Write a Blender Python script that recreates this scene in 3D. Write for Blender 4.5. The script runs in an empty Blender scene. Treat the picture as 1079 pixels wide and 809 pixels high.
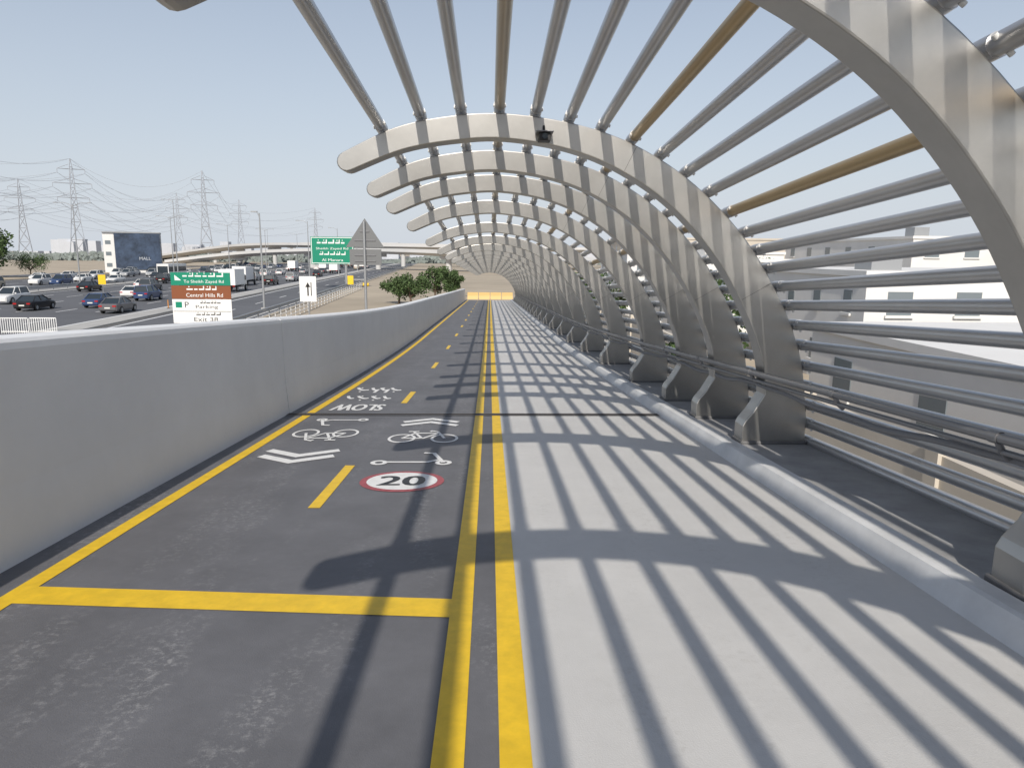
import bpy, math, random
from mathutils import Vector, Matrix
random.seed(7)
R = random.random
GZ = -4.1
scene = bpy.context.scene

# ------------------------------------------------------------------ materials
MATS = {}
def mat(name, col, rough=0.6, metal=0.0, vscale=None, vamt=0.15, bump=0.0, bscale=40, stretch=None, spec=0.5):
    if name in MATS: return MATS[name]
    m = bpy.data.materials.new(name); m.use_nodes = True
    nt = m.node_tree; b = nt.nodes['Principled BSDF']
    b.inputs['Base Color'].default_value = (*col, 1)
    b.inputs['Roughness'].default_value = rough
    b.inputs['Metallic'].default_value = metal
    b.inputs['Specular IOR Level'].default_value = spec
    if vscale or bump:
        g = nt.nodes.new('ShaderNodeNewGeometry')
        mp = nt.nodes.new('ShaderNodeMapping'); nt.links.new(g.outputs['Position'], mp.inputs['Vector'])
        if stretch: mp.inputs['Scale'].default_value = stretch
    if vscale:
        n = nt.nodes.new('ShaderNodeTexNoise'); n.inputs['Scale'].default_value = vscale
        n.inputs['Detail'].default_value = 6; n.inputs['Roughness'].default_value = 0.65
        nt.links.new(mp.outputs['Vector'], n.inputs['Vector'])
        r = nt.nodes.new('ShaderNodeValToRGB')
        r.color_ramp.elements[0].position = 0.3; r.color_ramp.elements[1].position = 0.7
        r.color_ramp.elements[0].color = tuple(c*(1-vamt) for c in col)+(1,)
        r.color_ramp.elements[1].color = tuple(min(1, c*(1+vamt)) for c in col)+(1,)
        nt.links.new(n.outputs['Fac'], r.inputs['Fac']); nt.links.new(r.outputs['Color'], b.inputs['Base Color'])
    if bump:
        n2 = nt.nodes.new('ShaderNodeTexNoise'); n2.inputs['Scale'].default_value = bscale; n2.inputs['Detail'].default_value = 4
        nt.links.new(mp.outputs['Vector'], n2.inputs['Vector'])
        bp = nt.nodes.new('ShaderNodeBump'); bp.inputs['Strength'].default_value = bump; bp.inputs['Distance'].default_value = 0.01
        nt.links.new(n2.outputs['Fac'], bp.inputs['Height']); nt.links.new(bp.outputs['Normal'], b.inputs['Normal'])
    MATS[name] = m; return m

def scuffed(name, base, scuff, amount=0.60, sc=1.0, vamt=.16, rough=.62, strength=1.0):
    m = bpy.data.materials.new(name); m.use_nodes = True
    nt = m.node_tree; b = nt.nodes['Principled BSDF']; N = nt.nodes.new; L = nt.links.new
    g = N('ShaderNodeNewGeometry')
    n1 = N('ShaderNodeTexNoise'); n1.inputs['Scale'].default_value = 1.3; n1.inputs['Detail'].default_value = 9; n1.inputs['Roughness'].default_value = .72
    L(g.outputs['Position'], n1.inputs['Vector'])
    r1 = N('ShaderNodeValToRGB'); r1.color_ramp.elements[0].position = .3; r1.color_ramp.elements[1].position = .72
    r1.color_ramp.elements[0].color = tuple(c*(1-vamt) for c in base)+(1,); r1.color_ramp.elements[1].color = tuple(c*(1+vamt) for c in base)+(1,)
    L(n1.outputs['Fac'], r1.inputs['Fac'])
    mp = N('ShaderNodeMapping'); mp.inputs['Scale'].default_value = (3.2, .55, 1); L(g.outputs['Position'], mp.inputs['Vector'])
    n2 = N('ShaderNodeTexNoise'); n2.inputs['Scale'].default_value = sc; n2.inputs['Detail'].default_value = 3
    L(mp.outputs['Vector'], n2.inputs['Vector'])
    n3 = N('ShaderNodeTexNoise'); n3.inputs['Scale'].default_value = 22; n3.inputs['Detail'].default_value = 8; n3.inputs['Roughness'].default_value = .8
    L(g.outputs['Position'], n3.inputs['Vector'])
    a = N('ShaderNodeMapRange'); a.inputs[1].default_value = amount-.1; a.inputs[2].default_value = amount+.1; L(n2.outputs['Fac'], a.inputs[0])
    c = N('ShaderNodeMapRange'); c.inputs[1].default_value = .5; c.inputs[2].default_value = .66; c.inputs[4].default_value=strength; L(n3.outputs['Fac'], c.inputs[0])
    mu = N('ShaderNodeMath'); mu.operation = 'MULTIPLY'; L(a.outputs[0], mu.inputs[0]); L(c.outputs[0], mu.inputs[1])
    mx = N('ShaderNodeMix'); mx.data_type = 'RGBA'; L(mu.outputs[0], mx.inputs['Factor']); L(r1.outputs['Color'], mx.inputs['A'])
    mx.inputs['B'].default_value = (*scuff, 1); L(mx.outputs['Result'], b.inputs['Base Color'])
    b.inputs['Roughness'].default_value = rough
    n4 = N('ShaderNodeTexNoise'); n4.inputs['Scale'].default_value = 150; L(g.outputs['Position'], n4.inputs['Vector'])
    bp = N('ShaderNodeBump'); bp.inputs['Strength'].default_value = .4; bp.inputs['Distance'].default_value = .004
    L(n4.outputs['Fac'], bp.inputs['Height']); L(bp.outputs['Normal'], b.inputs['Normal'])
    MATS[name] = m; return m

M_asph = scuffed('dark_coating', (.138, .139, .150), (.31, .31, .315), vamt=.2)
M_white = scuffed('white_coating', (.58, .575, .565), (.44,.43,.41), vamt=.07, rough=.5, strength=.7)
M_yel = mat('yellow_paint', (.80, .52, .02), .5, vscale=9, vamt=.12)
M_wpaint = mat('white_paint', (.78, .78, .77), .55, vscale=14, vamt=.1)
M_red = mat('red_paint', (.36, .07, .08), .5, vscale=20, vamt=.25)
M_black = mat('black_paint', (.015, .015, .017), .5)
M_par = mat('parapet_paint', (.78, .785, .79), .55, vscale=.9, vamt=.05, bump=.2, bscale=14)
M_kerb = mat('kerb_paint', (.64, .65, .66), .6, vscale=2.5, vamt=.12)
M_ledge = mat('ledge_concrete', (.31, .31, .315), .8, vscale=3, vamt=.2, bump=.3)
M_base = mat('base_plate', (.16, .16, .165), .6, .3, vscale=5)
M_slab = mat('concrete', (.42, .41, .39), .8, vscale=.6, vamt=.12)
M_rib = mat('rib_metal', (.42, .412, .395), .36, .93, vscale=1.6, vamt=.10, bump=.06, bscale=6)
M_bar = mat('bar_metal', (.55, .55, .555), .33, .6, vscale=2, vamt=.06)
M_gold = mat('bar_gold', (.50, .37, .20), .36, .5, vscale=2, vamt=.06)
M_warm = mat('bar_warm', (.50, .43, .33), .36, .5, vscale=2, vamt=.06)
M_rail = mat('rail_metal', (.24, .24, .25), .4, .6)
M_hose = mat('conduit', (.19, .19, .20), .6)
M_knob = mat('nylon_spacer', (.66, .66, .65), .5)
M_dark = mat('dark_joint', (.045, .038, .034), .8)
M_seam = mat('seam', (.16, .155, .15), .8)
M_sand = mat('sand', (.40, .34, .26), .95, vscale=.08, vamt=.18)
M_road = mat('asphalt', (.115, .118, .128), .85, vscale=.15, vamt=.15)
M_steel = mat('galvanised', (.35, .36, .37), .5, .5)
M_haze = mat('hazed_pylon_steel', (.38, .40, .44), .8)  # distance haze painted in: steel lightened to pale grey-blue
M_green = mat('sign_green', (.0, .22, .13), .5)
M_brown = mat('sign_brown', (.22, .07, .025), .5)
M_glass = mat('window_glass', (.03, .04, .05), .12)
M_bglass = mat('building_glass', (.18, .21, .23), .2)
M_tyre = mat('tyre', (.02, .02, .02), .8)
M_bark = mat('bark', (.12, .085, .06), .9)
M_leaf = mat('leaves', (.06, .10, .032), .8, vscale=.9, vamt=.6)
M_wall = mat('wall_white', (.72, .715, .70), .8, vscale=.3, vamt=.06)
M_beige = mat('wall_beige', (.54, .49, .42), .85, vscale=.3, vamt=.1)
M_paleb = mat('hazed_building', (.48, .50, .54), .9, vscale=.02, vamt=.1)  # pale base colour imitates haze over the far skyline
M_fly = mat('flyover_concrete', (.52, .52, .52), .85, vscale=.05, vamt=.08)
M_orange = mat('barrier_yellow', (.62, .43, .17), .6)
M_bollard = mat('bollard_orange', (.5, .22, .06), .6)
M_screen = mat('screen', (.04, .06, .10), .4, vscale=.35, vamt=.7)

# ------------------------------------------------------------------ mesh helpers
class MB:
    def __init__(s): s.v=[]; s.f=[]; s.m=[]; s.mats=[]; s.sm=[]
    def mi(s, m):
        if m not in s.mats: s.mats.append(m)
        return s.mats.index(m)
    def add(s, vs, fs, m, smooth=False):
        o=len(s.v); s.v += [tuple(v) for v in vs]; i=s.mi(m)
        for f in fs: s.f.append([a+o for a in f]); s.m.append(i); s.sm.append(smooth)
    def box(s, x0,x1,y0,y1,z0,z1, m, T=None):
        vs=[(x0,y0,z0),(x1,y0,z0),(x1,y1,z0),(x0,y1,z0),(x0,y0,z1),(x1,y0,z1),(x1,y1,z1),(x0,y1,z1)]
        if T: vs=[T @ Vector(v) for v in vs]
        s.add(vs,[(3,2,1,0),(4,5,6,7),(0,1,5,4),(1,2,6,5),(2,3,7,6),(3,0,4,7)],m)
    def tube(s, pts, r, m, n=8, cap=True, up=None):
        pts=[Vector(p) for p in pts]; rs = r if isinstance(r,(list,tuple)) else [r]*len(pts)
        vs=[]; 
        for i,p in enumerate(pts):
            d=(pts[min(i+1,len(pts)-1)]-pts[max(i-1,0)]).normalized()
            ref=Vector((0,0,1)) if abs(d.z)<.9 else Vector((1,0,0))
            a=d.cross(ref).normalized(); b=a.cross(d)
            for k in range(n):
                t=2*math.pi*k/n; vs.append(p+rs[i]*(a*math.cos(t)+b*math.sin(t)))
        fs=[]
        for i in range(len(pts)-1):
            for k in range(n): fs.append((i*n+k,i*n+(k+1)%n,(i+1)*n+(k+1)%n,(i+1)*n+k))
        s.add(vs,fs,m,True)
        if cap: s.add(vs[:n],[tuple(range(n))],m); s.add(vs[-n:],[tuple(reversed(range(n)))],m)
    def obj(s, name, parent=None, bevel=0):
        me=bpy.data.meshes.new(name); me.from_pydata(s.v,[],s.f)
        for m in s.mats: me.materials.append(m)
        me.polygons.foreach_set('material_index', s.m); me.polygons.foreach_set('use_smooth', s.sm); me.update()
        o=bpy.data.objects.new(name,me); scene.collection.objects.link(o)
        if parent: o.parent=parent
        if bevel:
            b=o.modifiers.new('b','BEVEL'); b.width=bevel; b.segments=2; b.limit_method='ANGLE'; b.angle_limit=math.radians(40)
        return o
def empty(name):
    e=bpy.data.objects.new(name,None); scene.collection.objects.link(e); return e

def text_mesh(txt, size=1.0):
    c=bpy.data.curves.new('t','FONT'); c.body=txt; c.size=size; c.align_x='CENTER'; c.align_y='CENTER'; c.resolution_u=3
    o=bpy.data.objects.new('t',c); scene.collection.objects.link(o)
    dg=bpy.context.evaluated_depsgraph_get(); dg.update()
    me=bpy.data.meshes.new_from_object(o.evaluated_get(dg))
    vs=[v.co.copy() for v in me.vertices]; fs=[tuple(p.vertices) for p in me.polygons]
    bpy.data.objects.remove(o); bpy.data.meshes.remove(me)
    return vs,fs

# ------------------------------------------------------------------ deck profile
def zd(y):
    if y<12: return -.067*y
    if y<30:
        t=y-12; return -.804-.067*t+(.067-.038)*t*t/36
    return -.804-.945-.038*(y-30)
def P(x,y,h=0): return (x,y,zd(y)+h)
Y0,Y1=-16,92
def ys(a,b):
    l=[a]+[i for i in range(math.ceil(a+1e-6),math.floor(b-1e-6)+1)]+[b]
    return [y for i,y in enumerate(l) if i==0 or y>l[i-1]+1e-5]
def strip(mb,x0,x1,a,b,h,m):
    l=ys(a,b); vs=[]
    for y in l: vs+= [P(x0,y,h),P(x1,y,h)]
    mb.add(vs,[(2*i,2*i+1,2*i+3,2*i+2) for i in range(len(l)-1)],m)
def extrude_profile(mb, prof, a, b, m, smooth=False):
    l=ys(a,b); n=len(prof); vs=[]
    for y in l: vs+=[P(x,y,h) for x,h in prof]
    fs=[]
    for i in range(len(l)-1):
        for k in range(n): fs.append((i*n+k,i*n+(k+1)%n,(i+1)*n+(k+1)%n,(i+1)*n+k))
    fs.append(tuple(range(n-1,-1,-1))); fs.append(tuple((len(l)-1)*n+k for k in range(n)))
    mb.add(vs,fs,m)

JY=10.62
mb=MB(); extrude_profile(mb,[(-3.42,-.012),(-3.42,-.55),(3.95,-.55),(3.95,-.012)],Y0,Y1,M_slab)
for y in range(-8,80,14):
    z=zd(y)-.55
    if z>GZ+.4: mb.tube([(0,y,GZ-.1),(0,y,z)],.6,M_slab,20)
mb.obj('bridge_deck')
mb=MB(); strip(mb,-3.05,.05,Y0,Y1,0,M_asph); mb.obj('cycle_path')
mb=MB(); strip(mb,.05,2.64,Y0,Y1,.001,M_white); mb.obj('footpath')
mb=MB(); extrude_profile(mb,[(2.60,-.01),(2.84,-.01),(2.84,.13),(2.82,.15),(2.70,.15),(2.67,.14)],Y0,Y1,M_kerb); mb.obj('kerb')
mb=MB(); extrude_profile(mb,[(2.843,-.01),(3.9,-.01),(3.9,.12),(2.843,.12)],Y0,Y1,M_ledge); mb.obj('ledge')

# parapet
par=MB()
def parapet(a,b):
    extrude_profile(par,[(-3.05,-.01),(-3.09,.5),(-3.105,1.38),(-3.115,1.425),(-3.14,1.45),(-3.36,1.46),(-3.39,1.43),(-3.41,1.38),(-3.41,-.5)],a,b,M_par)
segs=[-16,-9.3,JY+.1]; y=JY+.1
while y<80: y+=20; segs.append(min(y,91))
for a,b in zip(segs[:-1],segs[1:]): parapet(a+.012,b-.012)
for s_ in segs[1:-1]:
    z=zd(s_); par.box(-3.40,-3.112,s_-.010,s_+.010,z+.02,z+1.42,M_kerb)
par.obj('parapet_wall',bevel=.0)

# ------------------------------------------------------------------ markings
mk=MB()
h=.004
def quad(p,m,h=.004): mk.add([P(x,y,h) for x,y in p],[(0,1,2,3)],m)
strip(mk,-.213,-.09,Y0,Y1,h,M_yel); strip(mk,.042,.164,Y0,Y1,.005,M_yel)
strip(mk,-2.80,-2.68,Y0,Y1,h,M_yel)
quad([(-2.68,3.80),(-.213,3.58),(-.213,3.82),(-2.68,4.04)],M_yel,h)
y=5.66
while y<88: strip(mk,-1.50,-1.40,y,y+1.55,h,M_yel); y+=6.2
for yy in (JY,-9.3):
    strip(mk,-3.05,2.60,yy-.085,yy+.085,.009,M_dark); strip(mk,-3.05,2.60,yy-.11,yy-.085,.011,M_rail); strip(mk,-3.05,2.60,yy+.085,yy+.11,.011,M_rail)
mk.obj('path_line_markings')

def stroke(mb,pts,w,m,T,hh=.006,closed=False):
    pts=[Vector(p) for p in pts]
    n=len(pts); vs=[]
    for i,p in enumerate(pts):
        a=pts[(i-1)%n] if (closed or i>0) else p; b=pts[(i+1)%n] if (closed or i<n-1) else p
        d1=(p-a); d2=(b-p)
        d=(d1.normalized() if d1.length>0 else Vector((0,0)))+(d2.normalized() if d2.length>0 else Vector((0,0)))
        if d.length<1e-6: d=d2
        d.normalize(); nn=Vector((-d.y,d.x)); 
        ref=(d2 if d2.length>0 else d1).normalized(); c=max(.5,abs(d.dot(ref)))
        vs+= [p+nn*w/2/c, p-nn*w/2/c]
    out=[P(*T(v.x,v.y),hh) for v in vs]
    k=n if closed else n-1
    mb.add(out,[(2*i,2*i+1,(2*((i+1)%n))+1,2*((i+1)%n)) for i in range(k)],m)
def ring(c,r,n=28,a0=0,a1=2*math.pi):
    return [(c[0]+r*math.cos(a0+(a1-a0)*i/n),c[1]+r*math.sin(a0+(a1-a0)*i/n)) for i in range(n if a1-a0>6.2 else n+1)]
def place(cx,cy,sx,sy,rot=False):
    s=-1 if rot else 1
    return lambda x,y:(cx+s*sx*x,cy+s*sy*y)
def bike(mb,T):
    w=.038
    stroke(mb,ring((-.29,-.1),.17),w,M_wpaint,T,closed=True); stroke(mb,ring((.29,-.1),.17),w,M_wpaint,T,closed=True)
    for l in ([(-.29,-.1),(-.14,.13),(.18,.13),(.0,-.1),(-.29,-.1)],[(-.17,.2),(-.02,-.1)],[(.29,-.1),(.17,.2),(.08,.24),(.06,.2)],[(-.25,.21),(-.1,.21)]):
        stroke(mb,l,w,M_wpaint,T,.007)
def scooter(mb,T):
    w=.05
    stroke(mb,ring((-.36,-.1),.07,18),w,M_wpaint,T,closed=True); stroke(mb,ring((.36,-.1),.07,18),w,M_wpaint,T,closed=True)
    stroke(mb,[(-.29,-.08),(.18,-.08),(.3,.02)],w,M_wpaint,T,.007); stroke(mb,[(.36,-.1),(.22,.3),(.1,.32)],w,M_wpaint,T,.008)
def chev(mb,T):
    for o in (-.12,.1):
        stroke(mb,[(-.42,o-.12),(0,o+.1),(.42,o-.12)],.11,M_wpaint,T)
def squig(mb,T,w=.035,m=None,seed=1):
    m=m or M_wpaint; rr=random.Random(seed); x=-.45
    while x<.4:
        L=.16+.14*rr.random(); pts=[]
        for i in range(9):
            t=i/8; pts.append((x+L*t, .045*math.sin(t*5+rr.random()*.5)-(.09*(t-.75)*4 if t>.75 else 0)))
        if rr.random()<.45: pts=[(x+.01,.22),(x,.1)]+pts
        stroke(mb,pts,w,m,T,.006)
        if rr.random()<.6: stroke(mb,[(x+L*.4,.15),(x+L*.4+.04,.15)],w,m,T,.006)
        if rr.random()<.4: stroke(mb,[(x+L*.6,-.12),(x+L*.6+.04,-.12)],w,m,T,.006)
        x+=L+.03
def textdeck(mb,txt,cx,cy,sx,sy,m,rot=False,hh=.006,bold=0):
    vs,fs=text_mesh(txt); T=place(cx,cy,sx,sy,rot)
    xs=[v.x for v in vs]; zs=[v.y for v in vs]; mx=(max(xs)+min(xs))/2; my=(max(zs)+min(zs))/2; W=max(xs)-min(xs); H=max(zs)-min(zs)
    for dx in ((0,) if not bold else (-bold,0,bold)):
        mb.add([P(*T((v.x-mx)/W+dx,(v.y-my)/H),hh+(dx+abs(bold))*.02) for v in vs],fs,m)
RX=-.83; LX=-2.12
m1=MB(); bike(m1,place(RX,8.85,.92,1.5)); m1.obj('bicycle_marking')
m1=MB(); scooter(m1,place(RX,7.45,.95,1.15)); m1.obj('scooter_marking')
m1=MB(); chev(m1,place(RX,9.95,.92,1.25)); m1.obj('chevron_marking')
m1=MB()
n=40
for r,mm,hh in ((.40,M_red,.005),(.335,M_wpaint,.007)):
    m1.add([P(RX+r*math.cos(2*math.pi*i/n),6.55+r*.98*math.sin(2*math.pi*i/n),hh) for i in range(n)],[tuple(range(n))],mm)
textdeck(m1,'20',RX,6.55,.42,.36,M_black,hh=.009,bold=.03)
m1.obj('speed_limit_marking')
m1=MB(); bike(m1,place(LX,8.9,.88,1.5,True)); m1.obj('bicycle_marking')
m1=MB(); scooter(m1,place(LX,10.0,.82,1.15,True)); m1.obj('scooter_marking')
m1=MB(); chev(m1,place(LX,7.65,.95,1.35,True)); m1.obj('chevron_marking')
m1=MB(); textdeck(m1,'SLOW',LX,11.35,.8,.66,M_wpaint,True,bold=.016); m1.obj('slow_marking')
m1=MB(); squig(m1,place(LX,12.5,.82,1.9,True),.065,seed=3); squig(m1,place(LX,13.7,.9,2.1,True),.065,seed=5); m1.obj('arabic_text_marking')

# ------------------------------------------------------------------ canopy
CEN=[(-1.50,3.17,.20),(-.95,3.405,.235),(-.4,3.515,.25),(.16,3.545,.25),(.87,3.445,.265),(1.48,3.23,.30),(2.08,2.85,.33),(2.63,2.29,.37),(3.04,1.64,.40),(3.26,1.1,.43),(3.34,.6,.47)]
def catmull(pts,n=6):
    out=[]
    for i in range(len(pts)-1):
        p0=pts[max(i-1,0)];p1=pts[i];p2=pts[i+1];p3=pts[min(i+2,len(pts)-1)]
        for k in range(n):
            t=k/n
            out.append(tuple(.5*((2*b)+(-a+c)*t+(2*a-5*b+4*c-d)*t*t+(-a+3*b-3*c+d)*t**3) for a,b,c,d in zip(p0,p1,p2,p3)))
    out.append(pts[-1]); return out
cl=catmull(CEN)
outer=[];inner=[]
for i,(x,hh,w) in enumerate(cl):
    a=cl[max(i-1,0)];b=cl[min(i+1,len(cl)-1)]; d=Vector((b[0]-a[0],b[1]-a[1])).normalized(); nn=Vector((-d.y,d.x))
    outer.append((x+nn.x*w/2,hh+nn.y*w/2)); inner.append((x-nn.x*w/2,hh-nn.y*w/2))
tipd=(Vector(cl[0][:2])-Vector(cl[1][:2])).normalized(); c0=Vector(cl[0][:2]); nrm=Vector((-tipd.y,tipd.x))
if (c0+nrm*.1-Vector(inner[0])).length>(c0-nrm*.1-Vector(inner[0])).length: nrm=-nrm
tip=[tuple(c0+.1*(nrm*math.cos(t)+tipd*math.sin(t))) for t in [math.pi*k/8 for k in range(1,8)]]
poly=outer+[(3.60,.45),(3.60,.13),(2.87,.13),(2.87,.34),(2.90,.40),(2.98,.50),(3.05,.62)]+list(reversed(inner[:-2]))+tip
arc=[0]
for a,b in zip(outer[:-1],outer[1:]): arc.append(arc[-1]+math.dist(a,b))
def at_arc(s,off):
    for i in range(len(arc)-1):
        if arc[i]<=s<=arc[i+1]:
            t=(s-arc[i])/(arc[i+1]-arc[i]); a=Vector(outer[i]);b=Vector(outer[i+1]); d=(b-a).normalized()
            return a.lerp(b,t)+Vector((-d.y,d.x))*off
    return Vector(outer[-1])
S=[];s=.47;k=0
while s<arc[-1]:
    S.append(s); s+= (.42,.42,.40,.38,.36,.35,.345,.34,.33,.32,.31,.28)[k] if k<12 else .235; k+=1
BR=.056
bars=[at_arc(s,.085) for s in S]
lastH=bars[-1].y
hh=lastH-.225
while hh>0.05: bars.append(Vector((3.68,hh))); hh-=.21
ribs=[-12.4,-8.4,-4.4,-.4,3.6,7.9,9.7,11.45,14.2]+[18.2+4*i for i in range(18)]
canopy=empty('shade_canopy')
HW=.13
for j,yr in enumerate(ribs):
    r=MB(); n=len(poly)
    sl=zd(yr)
    vs=[(x,yr-HW,sl+hh) for x,hh in poly]+[(x,yr+HW,sl+hh) for x,hh in poly]
    fs=[tuple(range(n)),tuple(range(2*n-1,n-1,-1))]+[(i,i+n,(i+1)%n+n,(i+1)%n) for i in range(n)]
    r.add(vs,fs,M_rib)
    r.box(2.85,3.62,yr-HW-.025,yr+HW+.025,sl+.10,sl+.165,M_base)
    ro=r.obj('rib_%d'%(j+1),canopy,bevel=.012)
    b=MB()
    for i,q in enumerate(bars):
        if i<len(S): p=at_arc(S[i],.0)
        else: p=Vector((3.60,q.y))
        d=(q-p).normalized()
        for yy in (yr-.06,yr+.06):
            b.tube([(p.x-d.x*.04,yy,sl+p.y-d.y*.04),(q.x,yy,zd(yy)+q.y)],.014,M_steel,6)
        b.tube([(q.x,yr-.10,zd(yr-.10)+q.y),(q.x,yr+.10,zd(yr+.10)+q.y)],BR+.007,M_bar,14)
        if yr<24:
            t=Vector((d.y,-d.x))
            for sg_ in (-1,1):
                for yo in (-.16,.16):
                    c_=q-d*(BR*.5)+t*sg_*(BR*.9); zz_=zd(yr+yo)
                    b.tube([(c_.x-t.x*sg_*.01,yr+yo,zz_+c_.y-t.y*sg_*.01),(c_.x+t.x*sg_*.016,yr+yo,zz_+c_.y+t.y*sg_*.016)],.016,M_knob,8)
    if yr<35:
        for si in (14,30,46):
            if si<len(outer):
                o_,i_=Vector(outer[si]),Vector(inner[si])
                o_=o_.lerp(i_,.05); i_=i_.lerp(o_,.05); d=(i_-o_).normalized(); t=Vector((-d.y,d.x))*.0025
                b.add([(p.x,yr-HW-.002,sl+p.y) for p in (o_+t,i_+t,i_-t,o_-t)],[(0,1,2,3)],M_seam)
    b.obj('rib_brackets_%d'%(j+1),canopy)
ysm=[-16]+list(range(-12,13,6))+[12+1.5*i for i in range(1,13)]+[50,70,86.4]
for i,q in enumerate(bars):
    b=MB(); b.tube([P(q.x,y,q.y) for y in ysm],BR,M_gold if i in (7,11) else (M_warm if i in(3,) else M_bar),14)
    b.obj('louvre_bar_%d'%(i+1),canopy)

# handrail on right
hr=MB()
for hx,hh,rr in ((3.00,.93,.032),(3.05,.84,.020)):
    hr.tube([P(hx,y,hh) for y in ysm],rr,M_rail,10)
hose=[];y=-12
while y<60:
    hose.append((3.11+.015*math.sin(y*2.1),y,zd(y)+.80-.07*abs(math.sin(y*math.pi/4))-.01*math.sin(y*5))); y+=.25
hr.tube(hose,.026,M_hose,8)
yy=-12
while yy<86:
    z=zd(yy); hr.tube([(3.10,yy,z+.80),(3.05,yy,z+.84),(3.00,yy,z+.93)],.022,M_rail,8)
    hr.tube([(3.0,yy-.04,z+.93+.0027),(3.0,yy+.04,z+.93-.0027)],.038,M_rail,10)
    yy+=2
for yr in ribs:
    z=zd(yr)+.93; hr.tube([(3.00,yr,z),(3.16,yr,z-.02)],.02,M_rail,8)
hr.obj('handrail',bevel=.0)

# security camera on rib at y=7.9
sc=MB(); z=zd(7.9)
sc.box(.50,.62,7.60,7.765,z+3.38,z+3.46,M_black); sc.box(.47,.65,7.56,7.767,z+3.462,z+3.475,M_rail)
sc.tube([(.56,7.60,z+3.42),(.56,7.57,z+3.42)],.03,M_glass,12); sc.tube([(.56,7.70,z+3.47),(.56,7.79,z+3.56)],.015,M_black,8)
sc.obj('security_camera',bevel=.006)

# end barrier
eb=MB()
for i in range(4):
    x=-2.9+i*1.5
    vs=[];pr=[(-.3,0),(.3,0),(.22,.25),(.1,.45),(.08,.9),(-.08,.9),(-.1,.45),(-.22,.25)]
    for xx in (x,x+1.42):
        vs+=[(xx,94+a,GZ+c) for a,c in pr]
    eb.add(vs,[tuple(range(8)),tuple(range(15,7,-1))]+[(k,(k+1)%8,(k+1)%8+8,k+8) for k in range(8)],M_orange)
eb.obj('road_barrier')

# ------------------------------------------------------------------ terrain
g=MB(); g.add([(-3000,-800,GZ),(3000,-800,GZ),(3000,5000,GZ),(-3000,5000,GZ)],[(0,1,2,3)],M_sand); g.obj('ground')
PH=.06
def hw(L,s,z=0): return (-L*math.cos(PH)-s*math.sin(PH), s*math.cos(PH)-L*math.sin(PH), GZ+z)
def hs(mb,L0,L1,s0,s1,z,m): mb.add([hw(L0,s0,z),hw(L0,s1,z),hw(L1,s1,z),hw(L1,s0,z)],[(0,1,2,3)],m)
RO=((17,26.5),(29,56.5),(59.5,85),(93,102))
rd=MB()
for a,b in RO: hs(rd,a,b,-200,1500,.004,M_road)
rd.obj('highway')
for a,b in ((26.5,29),(56.5,59.5),(85,93)):
    i=MB(); p=[hw(a+.1,-200,0),hw(a+.1,1500,0),hw(b-.1,1500,0),hw(b-.1,-200,0)]
    i.add(p+[(x,y,z+.15) for x,y,z in p],[(4,5,6,7),(0,1,5,4),(1,2,6,5),(2,3,7,6),(3,0,4,7)],M_slab if b<60 else M_sand); i.obj('traffic_island')
lm=MB()
for a,b in RO:
    hs(lm,a+.6,a+.85,-100,900,.012,M_wpaint); hs(lm,b-.85,b-.6,-100,900,.012,M_wpaint)
    n=max(1,round((b-a-2)/3.8)); w=(b-a-2)/n
    for k in range(1,n):
        s=0
        while s<420: hs(lm,a+1+k*w-.09,a+1+k*w+.09,s,s+4,.012,M_wpaint); s+=12
lm.obj('lane_markings')
gr=MB()
for L in (16.4,58):
    for z in (.55,.75): gr.tube([hw(L,s,z) for s in range(0,400,40)],.09,M_steel,6)
    for s in range(0,360,4): x,y,z=hw(L,s); gr.box(x-.05,x+.05,y-.05,y+.05,z,z+.8,M_steel)
gr.obj('guard_rail')
wr=MB()
for k in range(2):
    for z in (.15,1.1): wr.tube([hw(31.2-k*1.9,53+k*.1,z),hw(29.4-k*1.9,53,z)],.045,M_wpaint,6)
    for i in range(13):
        t=i/12; L=31.2-k*1.9-1.8*t; wr.tube([hw(L,53,0),hw(L,53,1.1)],.03,M_wpaint,5)
wr.obj('pedestrian_railing')
bl=MB()
for L,s in ((28,75),(28,84)):
    x,y,z=hw(L,s); bl.tube([(x,y,z),(x,y,z+1.0)],.06,M_bollard,8); bl.tube([(x,y,z),(x,y,z+.2)],.16,M_black,8)
bl.obj('bollards')
wf=MB()
for z in (.3,.65,1.0): wf.tube([hw(14,s,z) for s in (30,60,90,120)],.03,M_wpaint,6)
for s in range(30,121,2): wf.tube([hw(14,s,0),hw(14,s,1.05)],.035,M_wpaint,6)
wf.obj('roadside_fence')

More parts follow.
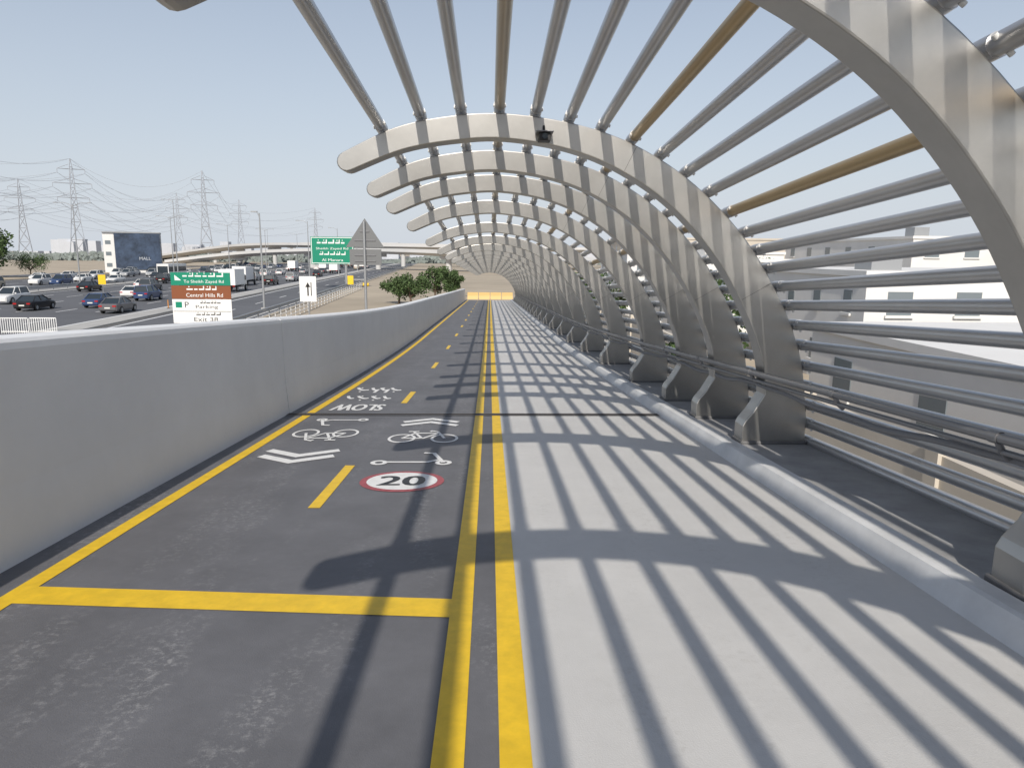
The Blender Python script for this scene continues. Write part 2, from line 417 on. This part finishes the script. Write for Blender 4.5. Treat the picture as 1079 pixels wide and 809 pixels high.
# ------------------------------------------------------------------ cars
PAINT={'white':(.75,.75,.74),'silver':(.4,.41,.42),'black':(.02,.02,.022),'red':(.25,.02,.02),'blue':(.04,.07,.16),'grey':(.13,.13,.14),'sand':(.4,.36,.28)}
M_tail=mat('tail_lamp',(.4,.01,.01),.3); M_head=mat('head_lamp',(.8,.8,.8),.2); M_plate=mat('plate',(.7,.7,.65),.5)
def loft(mb,secs,m):
    n=len(secs[0][1]); vs=[]
    for x,l in secs: vs+=[(x,a,b) for a,b in l]
    fs=[(i*n+k,i*n+(k+1)%n,(i+1)*n+(k+1)%n,(i+1)*n+k) for i in range(len(secs)-1) for k in range(n)]
    fs+=[tuple(range(n)),tuple(range(len(vs)-1,len(vs)-1-n,-1))]
    mb.add(vs,fs,m)
CARM={}
def car_mesh(kind,color):
    key=(kind,color)
    if key in CARM: return CARM[key]
    pm=mat('car_paint_'+color,PAINT[color],.28,.1)
    mb=MB()
    def sec(x,w,z0,z1): return (x,[(-w*.94,z0),(w*.94,z0),(w,z0+.2),(w*.99,z1-.1),(w*.9,z1),(-w*.9,z1),(-w*.99,z1-.1),(-w,z0+.2)])
    if kind in('sedan','suv'):
        up=.0 if kind=='sedan' else .16; L=2.35
        loft(mb,[sec(-L,.72,.38,.78+up),sec(-L+.12,.84,.26+up/2,.92+up),sec(-1.3,.9,.22+up/2,.96+up),sec(1.0,.9,.22+up/2,.94+up),sec(1.9,.88,.24+up/2,.82+up),sec(L-.08,.78,.28,.7+up),sec(L,.66,.36,.6+up)],pm)
        zt=1.43 if kind=='sedan' else 1.78; zb=.93+up
        rear=-1.75 if kind=='sedan' else -2.15; rt=-1.0 if kind=='sedan' else -1.95
        A=[(rear,-.80,zb),(1.1,-.80,zb),(1.1,.80,zb),(rear,.80,zb),(rt,-.62,zt-.03),(.25,-.62,zt-.03),(.25,.62,zt-.03),(rt,.62,zt-.03)]
        mb.add(A,[(0,1,5,4),(1,2,6,5),(2,3,7,6),(3,0,4,7)],M_glass)
        mb.box(rt-.03,.28,-.64,.64,zt-.04,zt+.02,pm)
        for sy in (-1,1):
            for (xa,za,xb,zb2) in ((rear,zb,rt,zt),(1.1,zb,.25,zt),(-.35,zb,-.4,zt)):
                mb.tube([(xa,sy*.81,za),(xb,sy*.63,zb2)],.05,pm,5)
            mb.box(.75,.95,sy*.98-.08,sy*.98+.08,zb,zb+.14,pm)
            mb.box(-L-.01,-L+.1,sy*.62-.16,sy*.62+.16,.66+up,.8+up,M_tail)
            mb.box(L-.1,L+.01,sy*.55-.15,sy*.55+.15,.5+up,.62+up,M_head)
        mb.box(-L-.015,-L,-.25,.25,.5+up,.62+up,M_plate)
        wx=1.42; wr_=.33 if kind=='sedan' else .38
    elif kind=='truck':
        mb.box(-3.4,1.6,-1.15,1.15,1.0,3.3,M_wpaint); mb.box(-3.4,3.0,-.5,.5,.6,.98,M_tyre)
        loft(mb,[sec(1.75,1.05,.6,2.5),sec(2.9,1.05,.6,2.4),sec(3.35,1.0,.6,1.6),sec(3.4,.95,.6,1.4)],pm)
        mb.add([(2.93,-.9,1.6),(2.93,.9,1.6),(3.38,.9,1.6),(3.38,-.9,1.6),(2.93,-.85,2.35),(2.93,.85,2.35)],[(2,3,4,5),(0,3,4),(1,2,5)],M_glass)
        for sy in (-1,1): mb.box(2.0,2.75,sy*1.06-.01,sy*1.06+.01,1.6,2.25,M_glass); mb.box(-3.42,-3.38,sy*.9-.15,sy*.9+.15,.8,.95,M_tail)
        wx=2.3; wr_=.48
    else:
        mb.box(-5.5,5.5,-1.25,1.25,.4,3.1,pm); mb.box(-5.2,5.3,-1.27,1.27,1.4,2.5,M_glass); mb.box(5.4,5.52,-1.1,1.1,1.1,2.6,M_glass); mb.box(-5.52,-5.4,-1.0,1.0,1.5,2.5,M_glass)
        wx=3.4; wr_=.5
    wy=.82 if kind in('sedan','suv') else 1.1
    for sx in (-1,1):
        for sy in (-1,1):
            mb.tube([(sx*wx,sy*wy-.11,wr_),(sx*wx,sy*wy+.11,wr_)],wr_,M_tyre,14)
            mb.tube([(sx*wx,sy*(wy+.02)-.1,wr_),(sx*wx,sy*(wy+.02)+.1,wr_)],wr_*.6,M_steel,10)
    o=mb.obj('tmp'); me=o.data; bpy.data.objects.remove(o); CARM[key]=me; return me
def put_car(kind,color,L,s,away=True):
    o=bpy.data.objects.new({'sedan':'car','suv':'suv','truck':'box_truck','bus':'bus'}[kind],car_mesh(kind,color)); scene.collection.objects.link(o)
    x,y,z=hw(L,s,.01); o.location=(x,y,z); o.rotation_euler=(0,0,math.pi/2+PH+(0 if away else math.pi))
used=[]
def tryput(kind,color,L,s,away):
    for a,b in used:
        if abs(a-L)<2.5 and abs(b-s)<8.5: return
    used.append((L,s)); put_car(kind,color,L,s,away)
tryput('suv','white',48.0,84,False); tryput('sedan','black',40.7,75,True); tryput('sedan','blue',36.3,79,True); tryput('sedan','grey',31.5,72,True); tryput('suv','blue',35.8,90,True)
tryput('truck','white',32,112,True); tryput('truck','grey',35.8,132,True); tryput('bus','white',62,170,False)
la=[31.9+4.0*i for i in range(6)]; lb=[61.5+3.9*i for i in range(6)]
cols=['white']*5+['silver']*2+['black']*2+['grey','sand','red','blue']
for k in range(56):
    tryput(random.choice(['sedan','suv','sedan','suv','sedan','truck'] if k%3 else ['sedan','suv']),random.choice(cols),random.choice(la),95+R()*240,True)
for k in range(80):
    tryput(random.choice(['sedan','suv','suv']),random.choice(cols),random.choice(lb),85+R()*220,False)

# ------------------------------------------------------------------ street furniture
def text_on(mb,txt,cx,y,cz,w,h,m):
    vs,fs=text_mesh(txt); xs=[v.x for v in vs]; zs=[v.y for v in vs]; mx=(max(xs)+min(xs))/2; my=(max(zs)+min(zs))/2; W=max(xs)-min(xs); H=max(zs)-min(zs)
    mb.add([(cx+(v.x-mx)/W*w,y,cz+(v.y-my)/H*h) for v in vs],fs,m)
def squig_on(mb,cx,y,cz,w,h,m,seed):
    rr=random.Random(seed); x=-.5
    while x<.42:
        L=.1+.1*rr.random()
        mb.box(cx+x*w,cx+(x+L)*w,y-.004,y,cz-h*.12,cz+h*.1,m)
        if rr.random()<.6: mb.box(cx+(x+L*.8)*w,cx+(x+L)*w,y-.003,y+.001,cz-h*.12,cz+h*.5,m)
        if rr.random()<.5: mb.box(cx+(x+L*.3)*w,cx+(x+L*.5)*w,y-.004,y,cz+h*.3,cz+h*.45,m)
        x+=L+.04
def lamp(x,y,H=11,arm=2.0,double=False,name='street_lamp',base=GZ):
    mb=MB(); mb.tube([(x,y,base),(x,y,base+H*.5),(x,y,base+H)],[.13,.1,.06],M_steel,8)
    for sx in ((-1,1) if double else (-1,)):
        mb.tube([(x,y,base+H-.4),(x+sx*arm*.4,y,base+H+.1),(x+sx*arm,y,base+H+.15)],.045,M_steel,6)
        mb.box(x+sx*arm-.3,x+sx*arm+.3,y-.13,y+.13,base+H+.08,base+H+.2,M_steel)
    mb.box(x-.25,x+.25,y-.25,y+.25,base,base+.3,M_slab); mb.obj(name)
lamp(-22.8,73,9.6,.5)
for s in (120,160,200,240,290,340,400): 
    x,y,z=hw(58,s); lamp(x,y,13,2.6,True)
for s in (150,190,230,300): 
    x,y,z=hw(27.8,s); lamp(x,y,12,2.0)
for x,y in ((-176,250),(-64,150),(-100,330)): lamp(x,y,16,2)

sg=MB(); X,Y=-18.25,46
def V(v): return 1.7-(v-268)/750*46
w=1.85
for a,b,m in ((289,302,M_green),(302.4,316,M_brown),(316.4,341,M_wpaint)):
    sg.box(X-w,X+w,Y-.06,Y,V(b),V(a),m)
for px in (X-1.2,X+1.2): sg.tube([(px,Y+.1,GZ),(px,Y+.1,V(289))],.08,M_steel,8)
squig_on(sg,X+.1,Y-.062,V(292.5),2.4,.4,M_wpaint,1); text_on(sg,'To Sheikh Zayed Rd',X+.2,Y-.064,V(298.5),2.5,.24,M_wpaint)
squig_on(sg,X+.1,Y-.062,V(306),2.0,.4,M_wpaint,2); text_on(sg,'Central Hills Rd',X+.2,Y-.064,V(312),2.3,.24,M_wpaint)
sg.box(X-1.65,X-1.25,Y-.066,Y-.06,V(325),V(319),M_green); text_on(sg,'P',X-.95,Y-.064,V(322),.25,.36,M_black); text_on(sg,'Parking',X+.3,Y-.064,V(324.5),1.4,.26,M_black); squig_on(sg,X+.5,Y-.066,V(320),1.2,.3,M_black,4)
sg.box(X-1.8,X+1.8,Y-.066,Y-.06,V(329),V(328.5),M_black)
squig_on(sg,X+.4,Y-.066,V(332),1.6,.3,M_black,6); text_on(sg,'Exit 38',X+.2,Y-.064,V(337),1.5,.26,M_black)
sg.add([(X-1.6,Y-.064,V(297)),(X-1.2,Y-.064,V(297)),(X-1.6,Y-.064,V(291.5))],[(0,1,2)],M_wpaint)
sg.obj('direction_sign')
def gsign(X,Y,w,z0,z1,pole=True):
    g=MB(); g.box(X-w/2,X+w/2,Y-.1,Y,z0,z1,M_green)
    for (a,b,c,d) in ((X-w/2+.1,X+w/2-.1,z1-.2,z1-.1),(X-w/2+.1,X+w/2-.1,z0+.1,z0+.2),(X-w/2+.1,X-w/2+.2,z0+.2,z1-.2),(X+w/2-.2,X+w/2-.1,z0+.2,z1-.2)): g.box(a,b,Y-.11,Y-.1,c,d,M_wpaint)
    H=z1-z0
    squig_on(g,X,Y-.105,z1-H*.22,w*.7,H*.24,M_wpaint,8); text_on(g,'Sheikh Zayed Rd',X,Y-.112,z0+H*.56,w*.75,H*.10,M_wpaint)
    squig_on(g,X,Y-.105,z0+H*.36,w*.6,H*.2,M_wpaint,9); text_on(g,'Al Manara',X,Y-.112,z0+H*.15,w*.5,H*.10,M_wpaint)
    g.tube([(X+w*.3,Y+.25,GZ),(X+w*.3,Y+.25,z1)],.22,M_steel,10)
    for z in (z0+H*.3,z0+H*.7): g.tube([(X-w/2,Y+.1,z),(X+w/2,Y+.1,z)],.1,M_steel,6)
    g.obj('highway_sign')
gsign(-25.9,120,7.0,-.1,4.3)
gsign(-70,330,9,2.5,6.5)
M_back=mat('sign_back',(.17,.175,.18),.55,.3)
ts=MB(); X,Y=-4.28,25; zz=lambda v:1.7-(v-268)/750*25
n=[(X-.64,zz(262)),(X+.66,zz(262)),(X+.02,zz(233))]
vs=[(a,Y-.05,b) for a,b in n]+[(a,Y-.03,b) for a,b in n]
ts.add(vs,[(0,1,2),(5,4,3),(0,3,4,1),(1,4,5,2),(2,5,3,0)],M_back)
ts.box(X-.52,X+.56,Y-.05,Y-.02,zz(280),zz(264),M_back)
for v in (255,246,270,276): ts.box(X-.35 if v>250 else X-.15,X+.37 if v>250 else X+.17,Y-.075,Y-.05,zz(v)-.02,zz(v)+.02,M_rail)
ts.tube([(X,Y-.1,zd(25)-.3),(X,Y-.1,zz(236))],.045,M_steel,8); ts.tube([(X-.1,Y,zz(300)),(X+.1,Y,zz(300))],.06,M_yel,8)
ts.box(X-.62,X-.42,Y-.05,Y-.02,zz(300),zz(291),M_yel); ts.tube([(X-.5,Y,zz(295)),(X,Y,zz(295))],.02,M_steel,6)
ts.obj('warning_sign')
ws=MB(); X,Y=-12.8,51; zz=lambda v:1.7-(v-268)/750*51
ws.box(X-.58,X+.58,Y-.05,Y,zz(318),zz(292),M_wpaint); ws.tube([(X,Y+.06,GZ),(X,Y+.06,zz(292))],.06,M_steel,8)
ws.box(X-.05,X+.05,Y-.06,Y-.05,zz(312),zz(302),M_black); ws.add([(X-.18,Y-.06,zz(303)),(X+.18,Y-.06,zz(303)),(X,Y-.06,zz(298))],[(0,1,2)],M_black); ws.box(X+.2,X+.26,Y-.06,Y-.05,zz(312),zz(298),M_black)
ws.obj('arrow_sign')
ys_=MB(); X,Y=-53,100; ys_.box(X-.5,X+.5,Y-.05,Y,GZ+1.3,GZ+2.6,M_yel); ys_.tube([(X,Y+.05,GZ),(X,Y+.05,GZ+2.6)],.05,M_steel,6); ys_.obj('yellow_sign')

# ------------------------------------------------------------------ trees
def tree(x,y,H,Rr,base=GZ,n=1500,name='tree',seed=0,leaf=.22):
    rr=random.Random(seed); mb=MB(); th=H*.38
    mb.tube([(x,y,base-.05),(x+.05,y,base+th*.5),(x,y,base+th)],[.16,.12,.09],M_bark,7)
    cl=[]
    for i in range(12):
        a=rr.random()*6.28; r=Rr*(.25+.6*rr.random()); z=base+H*(.36+.52*rr.random())
        c=Vector((x+r*math.cos(a),y+r*math.sin(a),z)); cl.append((c,Rr*(.2+.25*rr.random())))
        mb.tube([(x,y,base+th*.8),((x+c.x)/2,(y+c.y)/2,(base+th+c.z)/2),tuple(c)],[.07,.04,.02],M_bark,5)
    vs=[];fs=[]
    for i in range(n):
        c,r=rr.choice(cl); d=Vector((rr.gauss(0,1),rr.gauss(0,1),rr.gauss(0,.8))).normalized()*r*(.4+.75*rr.random()); p=c+d
        a=Vector((rr.gauss(0,1),rr.gauss(0,1),rr.gauss(0,1))).normalized()*leaf; b=a.cross(Vector((rr.gauss(0,1),rr.gauss(0,1),rr.gauss(0,1)))).normalized()*leaf*.6
        o=len(vs); vs+=[p-a,p+b,p+a,p-b]; fs.append((o,o+1,o+2,o+3))
    mb.add(vs,fs,M_leaf); mb.obj(name)
for i,(x,y,H,r) in enumerate(((-8.6,78,3.5,2.2),(-6.4,84,4.5,2.0),(-10.6,84,3.0,2.0),(-4.8,98,3.6,1.8),(-104,152,9.5,6),(-112,155,8,5),(-100,160,5,4))): tree(x,y,H,r,seed=i,leaf=.14 if H<6 else .4,n=2600)
for i,(x,y,H,r) in enumerate(((9.6,30,4,2),(14,46,5,2.6),(9.8,58,4,2.3),(24,60,6,3),(10.5,75,4,2.4))): tree(x,y,H,r,seed=30+i,leaf=.16,n=1500)

# ------------------------------------------------------------------ buildings right side
def building(name,x0,x1,y0,y1,H,fl,m,cols=4,par=.5):
    mb=MB(); mb.box(x0,x1,y0,y1,GZ-.1,GZ+H,m)
    mb.box(x0-.12,x1+.12,y0-.12,y1+.12,GZ+H+.001,GZ+H+.25,m)
    mb.box(x0+1.2,x0+2.6,y0+2,y0+3.5,GZ+H+.25,GZ+H+1.1,M_steel)
    fh=H/fl
    for f in range(fl):
        z0=GZ+f*fh+fh*.35; z1=GZ+f*fh+fh*.75
        for c in range(cols):
            a=x0+(x1-x0)*(c+.32)/cols; b=x0+(x1-x0)*(c+.68)/cols
            mb.box(a,b,y0-.03,y0-.003,z0,z1,M_bglass); mb.box(a-.08,b+.08,y0-.12,y0-.031,z0-.12,z0,m)
            a=y0+(y1-y0)*(c+.38)/cols; b=y0+(y1-y0)*(c+.62)/cols
            mb.box(x0-.03,x0-.003,a,b,z0,z1,M_bglass); mb.box(x0-.12,x0-.031,a-.08,b+.08,z0-.12,z0,m)
    mb.obj(name)
building('white_villa',12,24,11,26,3.2,1,M_wall,3)
building('white_villa',16,28,30,42,5.0,2,M_wall)
building('white_villa',13,22,50,60,5.4,2,M_wall)
building('beige_building',40,58,30,54,6.4,2,M_beige,5)
building('white_building',13,28,68,84,6.0,2,M_wall,5)
building('white_building',38,60,64,92,7.5,3,M_wall,6)
building('beige_building',20,44,98,125,8.0,3,M_beige,6)
bw=MB(); bw.box(8.6,8.85,-5,88,GZ-.05,GZ+2.1,M_beige)
for y in range(-5,88,6): bw.box(8.52,8.93,y-.2,y+.2,GZ-.05,GZ+2.3,M_beige)
bw.obj('boundary_wall')
rr=MB(); rr.add([(4.2,-20,GZ+.005),(8.5,-20,GZ+.005),(8.5,90,GZ+.005),(4.2,90,GZ+.005)],[(0,1,2,3)],M_slab); rr.obj('service_pavement')
ca=MB(); x0,x1,y0,y1=9.4,15,4,9
ca.add([(x0,y0,GZ+2.7),(x1,y0,GZ+2.7),(x1,y1,GZ+3.1),(x0,y1,GZ+3.1),(x0,y0,GZ+2.62),(x1,y0,GZ+2.62),(x1,y1,GZ+3.02),(x0,y1,GZ+3.02)],[(0,1,2,3),(7,6,5,4),(0,4,5,1),(1,5,6,2),(2,6,7,3),(3,7,4,0)],M_wall)
for a in (x0+.2,x1-.2):
    for b in (y0+.2,y1-.2): ca.tube([(a,b,GZ),(a,b,GZ+2.65)],.06,M_steel,8)
ca.obj('carport')

# ------------------------------------------------------------------ far left
sb=MB(); T=Matrix.Translation((-97,200,0))@Matrix.Rotation(math.radians(22),4,'Z')
sb.box(-7,6.5,0,8,GZ,GZ+10.6,M_wall,T); sb.box(-4.3,6.8,-.35,-.02,GZ+.9,GZ+10.55,M_screen,T); sb.box(6.52,6.8,-.01,7.8,GZ+.9,GZ+10.55,M_screen,T); sb.box(-7.1,6.9,-.4,8.1,GZ+10.61,GZ+10.9,M_steel,T)
for k in range(3): sb.box(-6.5,-5.2,-.05,-.01,GZ+1.6+3*k,GZ+2.6+3*k,M_bglass,T)
vs,fs=text_mesh('MALL'); sb.add([T@Vector((2.8+v.x*1.2,-.37,GZ+3.8+v.y*1.2)) for v in vs],fs,M_paleb)
sb.obj('screen_building')
def flyover(pts,wid=11,th=1.5,step=28,name='flyover_bridge'):
    mb=MB(); pts=catmull([tuple(p) for p in pts],8); n=len(pts)
    vs=[]
    prof=[(-.5,.9),(-.5,-.2),(-.25,-th),(.25,-th),(.5,-.2),(.5,.9),(.47,.9),(.47,0),(-.47,0),(-.47,.9)]
    for i,p in enumerate(pts):
        a=Vector(pts[max(i-1,0)]);b=Vector(pts[min(i+1,n-1)]); d=(b-a); d.z=0; d.normalize(); s=Vector((d.y,-d.x,0))
        for u,h in prof: q=Vector(p)+s*u*wid; vs.append((q.x,q.y,q.z+h))
    k=len(prof); mb.add(vs,[(i*k+j,i*k+(j+1)%k,(i+1)*k+(j+1)%k,(i+1)*k+j) for i in range(n-1) for j in range(k)],M_fly)
    acc=0
    for i in range(1,n):
        acc+=math.dist(pts[i-1],pts[i])
        if acc>step:
            acc=0; x,y,z=pts[i]; mb.tube([(x,y,GZ),(x,y,z-th)],1.0,M_fly,12); mb.box(x-3,x+3,y-1,y+1,z-th-1.1,z-th-.01,M_fly)
    mb.obj(name)
flyover([(-200,440,-2),(-150,400,3),(-110,360,5.2),(-60,330,5.0),(40,330,4.2),(160,360,3)],th=1.2)
flyover([(-130,300,-2.5),(-95,290,1.2),(-60,280,2.6),(-20,250,2.2),(30,210,0)],wid=9,th=1.1)
flyover([(-190,560,6),(-120,540,8.5),(-60,520,8),(60,500,6)],wid=12,step=35)
sk=MB(); rr_=random.Random(4)
for k in range(150):
    x=-900+k*11+rr_.random()*8; y=760+rr_.random()*200; h=5+rr_.random()**3*14; w=8+rr_.random()*18
    sk.box(x,x+w,y,y+10,GZ,GZ+h,M_paleb)
sk.obj('city_skyline')
tl=MB(); vs=[];fs=[]
M_far=mat('hazed_foliage',(.20,.23,.22),.9,vscale=.05,vamt=.3)  # leaf green paled and greyed so the colour carries the air haze
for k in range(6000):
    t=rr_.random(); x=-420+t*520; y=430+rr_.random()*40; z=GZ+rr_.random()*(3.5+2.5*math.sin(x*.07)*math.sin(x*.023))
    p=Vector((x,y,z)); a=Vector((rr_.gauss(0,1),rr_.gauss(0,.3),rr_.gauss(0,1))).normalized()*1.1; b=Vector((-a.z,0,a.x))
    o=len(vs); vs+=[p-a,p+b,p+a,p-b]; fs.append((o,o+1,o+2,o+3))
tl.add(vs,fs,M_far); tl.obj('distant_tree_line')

def pylon(x,y,H,name='electricity_pylon',ang=0):
    mb=MB(); T=Matrix.Translation((x,y,GZ))@Matrix.Rotation(ang,4,'Z'); r=.13*H/55
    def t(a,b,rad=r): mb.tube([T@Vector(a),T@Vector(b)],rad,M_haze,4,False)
    lv=[(0,.085),(.2,.06),(.38,.042),(.52,.03),(.62,.024),(.72,.02),(.82,.017),(.92,.012),(1,.002)]
    lv=[(a*H,b*H) for a,b in lv]
    for (z0,w0),(z1,w1) in zip(lv[:-1],lv[1:]):
        c0=[(-w0,-w0,z0),(w0,-w0,z0),(w0,w0,z0),(-w0,w0,z0)]; c1=[(-w1,-w1,z1),(w1,-w1,z1),(w1,w1,z1),(-w1,w1,z1)]
        for i in range(4):
            t(c0[i],c1[i],r*1.3); t(c0[i],c1[(i+1)%4]); t(c0[(i+1)%4],c1[i]); t(c1[i],c1[(i+1)%4])
    att=[]
    for z,a in ((.62,.14),(.76,.17),(.9,.12)):
        for s in (-1,1):
            e=(s*a*H,0,z*H); w=.02*H
            t((s*w,-w,z*H),e); t((s*w,w,z*H),e); t((s*w,0,(z+.045)*H),e); t((s*w*.5,0,z*H),e)
            t(e,(e[0],0,e[2]-.04*H),r*1.2); att.append(T@Vector((e[0],0,e[2]-.04*H)))
    att.append(T@Vector((0,0,H)))
    mb.obj(name); return att
def pos(u,d): return ((u-515)/750*d,d)
def PY(u,d,vt,ang=.3):
    x,y=pos(u,d); H=(268-vt)/750*d+1.7-GZ; return pylon(x,y,H,ang=ang)
p1=PY(97,480,178,.5); p2=PY(44,620,198,.5); p3=PY(226,520,188,.4); p4=PY(199,800,210,.4); p5=PY(261,900,216,.3); p6=PY(337,1100,223,.3); p7=PY(-120,300,120,.5); p8=PY(-160,420,150,.5)
wi=MB()
def wires(A,B,sag=9):
    for a,b in zip(A,B):
        pts=[]
        for k in range(13):
            t=k/12; p=a.lerp(b,t); p.z-=sag*4*t*(1-t); pts.append(p)
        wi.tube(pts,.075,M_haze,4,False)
wires(p7,p1,12); wires(p1,p3,14); wires(p8,p2,14); wires(p2,p4,14); wires(p3,p5,12); wires(p4,p6,14); wires(p8,p1,10); wires(p1,p4,16); wires(p7,p2,12)
wi.obj('power_lines')

# ------------------------------------------------------------------ camera, light, sky
cam=bpy.data.cameras.new('cam'); co=bpy.data.objects.new('camera',cam); scene.collection.objects.link(co)
cam.sensor_width=36; cam.lens=25.02; cam.clip_start=.05; cam.clip_end=8000
Mx=Matrix.Translation((0,0,1.7))@Matrix.Rotation(math.radians(-1.85),4,'Z')@Matrix.Rotation(math.radians(90-10.3),4,'X')@Matrix.Rotation(math.radians(.5),4,'Z')
co.matrix_world=Mx; scene.camera=co
d=Vector((.135,1.33,-1)).normalized()
su=bpy.data.lights.new('sun','SUN'); su.energy=4.3; su.angle=math.radians(.53); su.color=(1,.93,.83)
so=bpy.data.objects.new('sun',su); scene.collection.objects.link(so); so.rotation_euler=d.to_track_quat('-Z','Y').to_euler()
w=bpy.data.worlds.new('World'); scene.world=w; w.use_nodes=True; nt=w.node_tree; bg=nt.nodes['Background']
st=nt.nodes.new('ShaderNodeTexSky'); st.sky_type='NISHITA'; st.sun_disc=False
st.sun_elevation=math.asin(-d.z); st.sun_rotation=math.radians(185.8); st.air_density=1.0; st.dust_density=1.0; st.ozone_density=1.0; st.altitude=0
tc=nt.nodes.new('ShaderNodeTexCoord'); sx=nt.nodes.new('ShaderNodeSeparateXYZ'); nt.links.new(tc.outputs['Generated'],sx.inputs[0])
cr=nt.nodes.new('ShaderNodeValToRGB'); e=cr.color_ramp.elements
e[0].position=0; e[0].color=(.95,.95,.95,1); e[1].position=1; e[1].color=(.1,.1,.1,1)
for p_,v_ in ((.06,.9),(.15,.72),(.30,.5),(.5,.25)):
    q=e.new(p_); q.color=(v_,v_,v_,1)
nt.links.new(sx.outputs['Z'],cr.inputs['Fac'])
mx=nt.nodes.new('ShaderNodeMix'); mx.data_type='RGBA'; nt.links.new(cr.outputs['Color'],mx.inputs['Factor']); nt.links.new(st.outputs['Color'],mx.inputs['A'])
mx.inputs['B'].default_value=(5.9,6.35,7.0,1)
nt.links.new(mx.outputs['Result'],bg.inputs['Color']); bg.inputs['Strength'].default_value=.108
scene.view_settings.view_transform='Standard'; scene.view_settings.look='None'; scene.view_settings.exposure=0
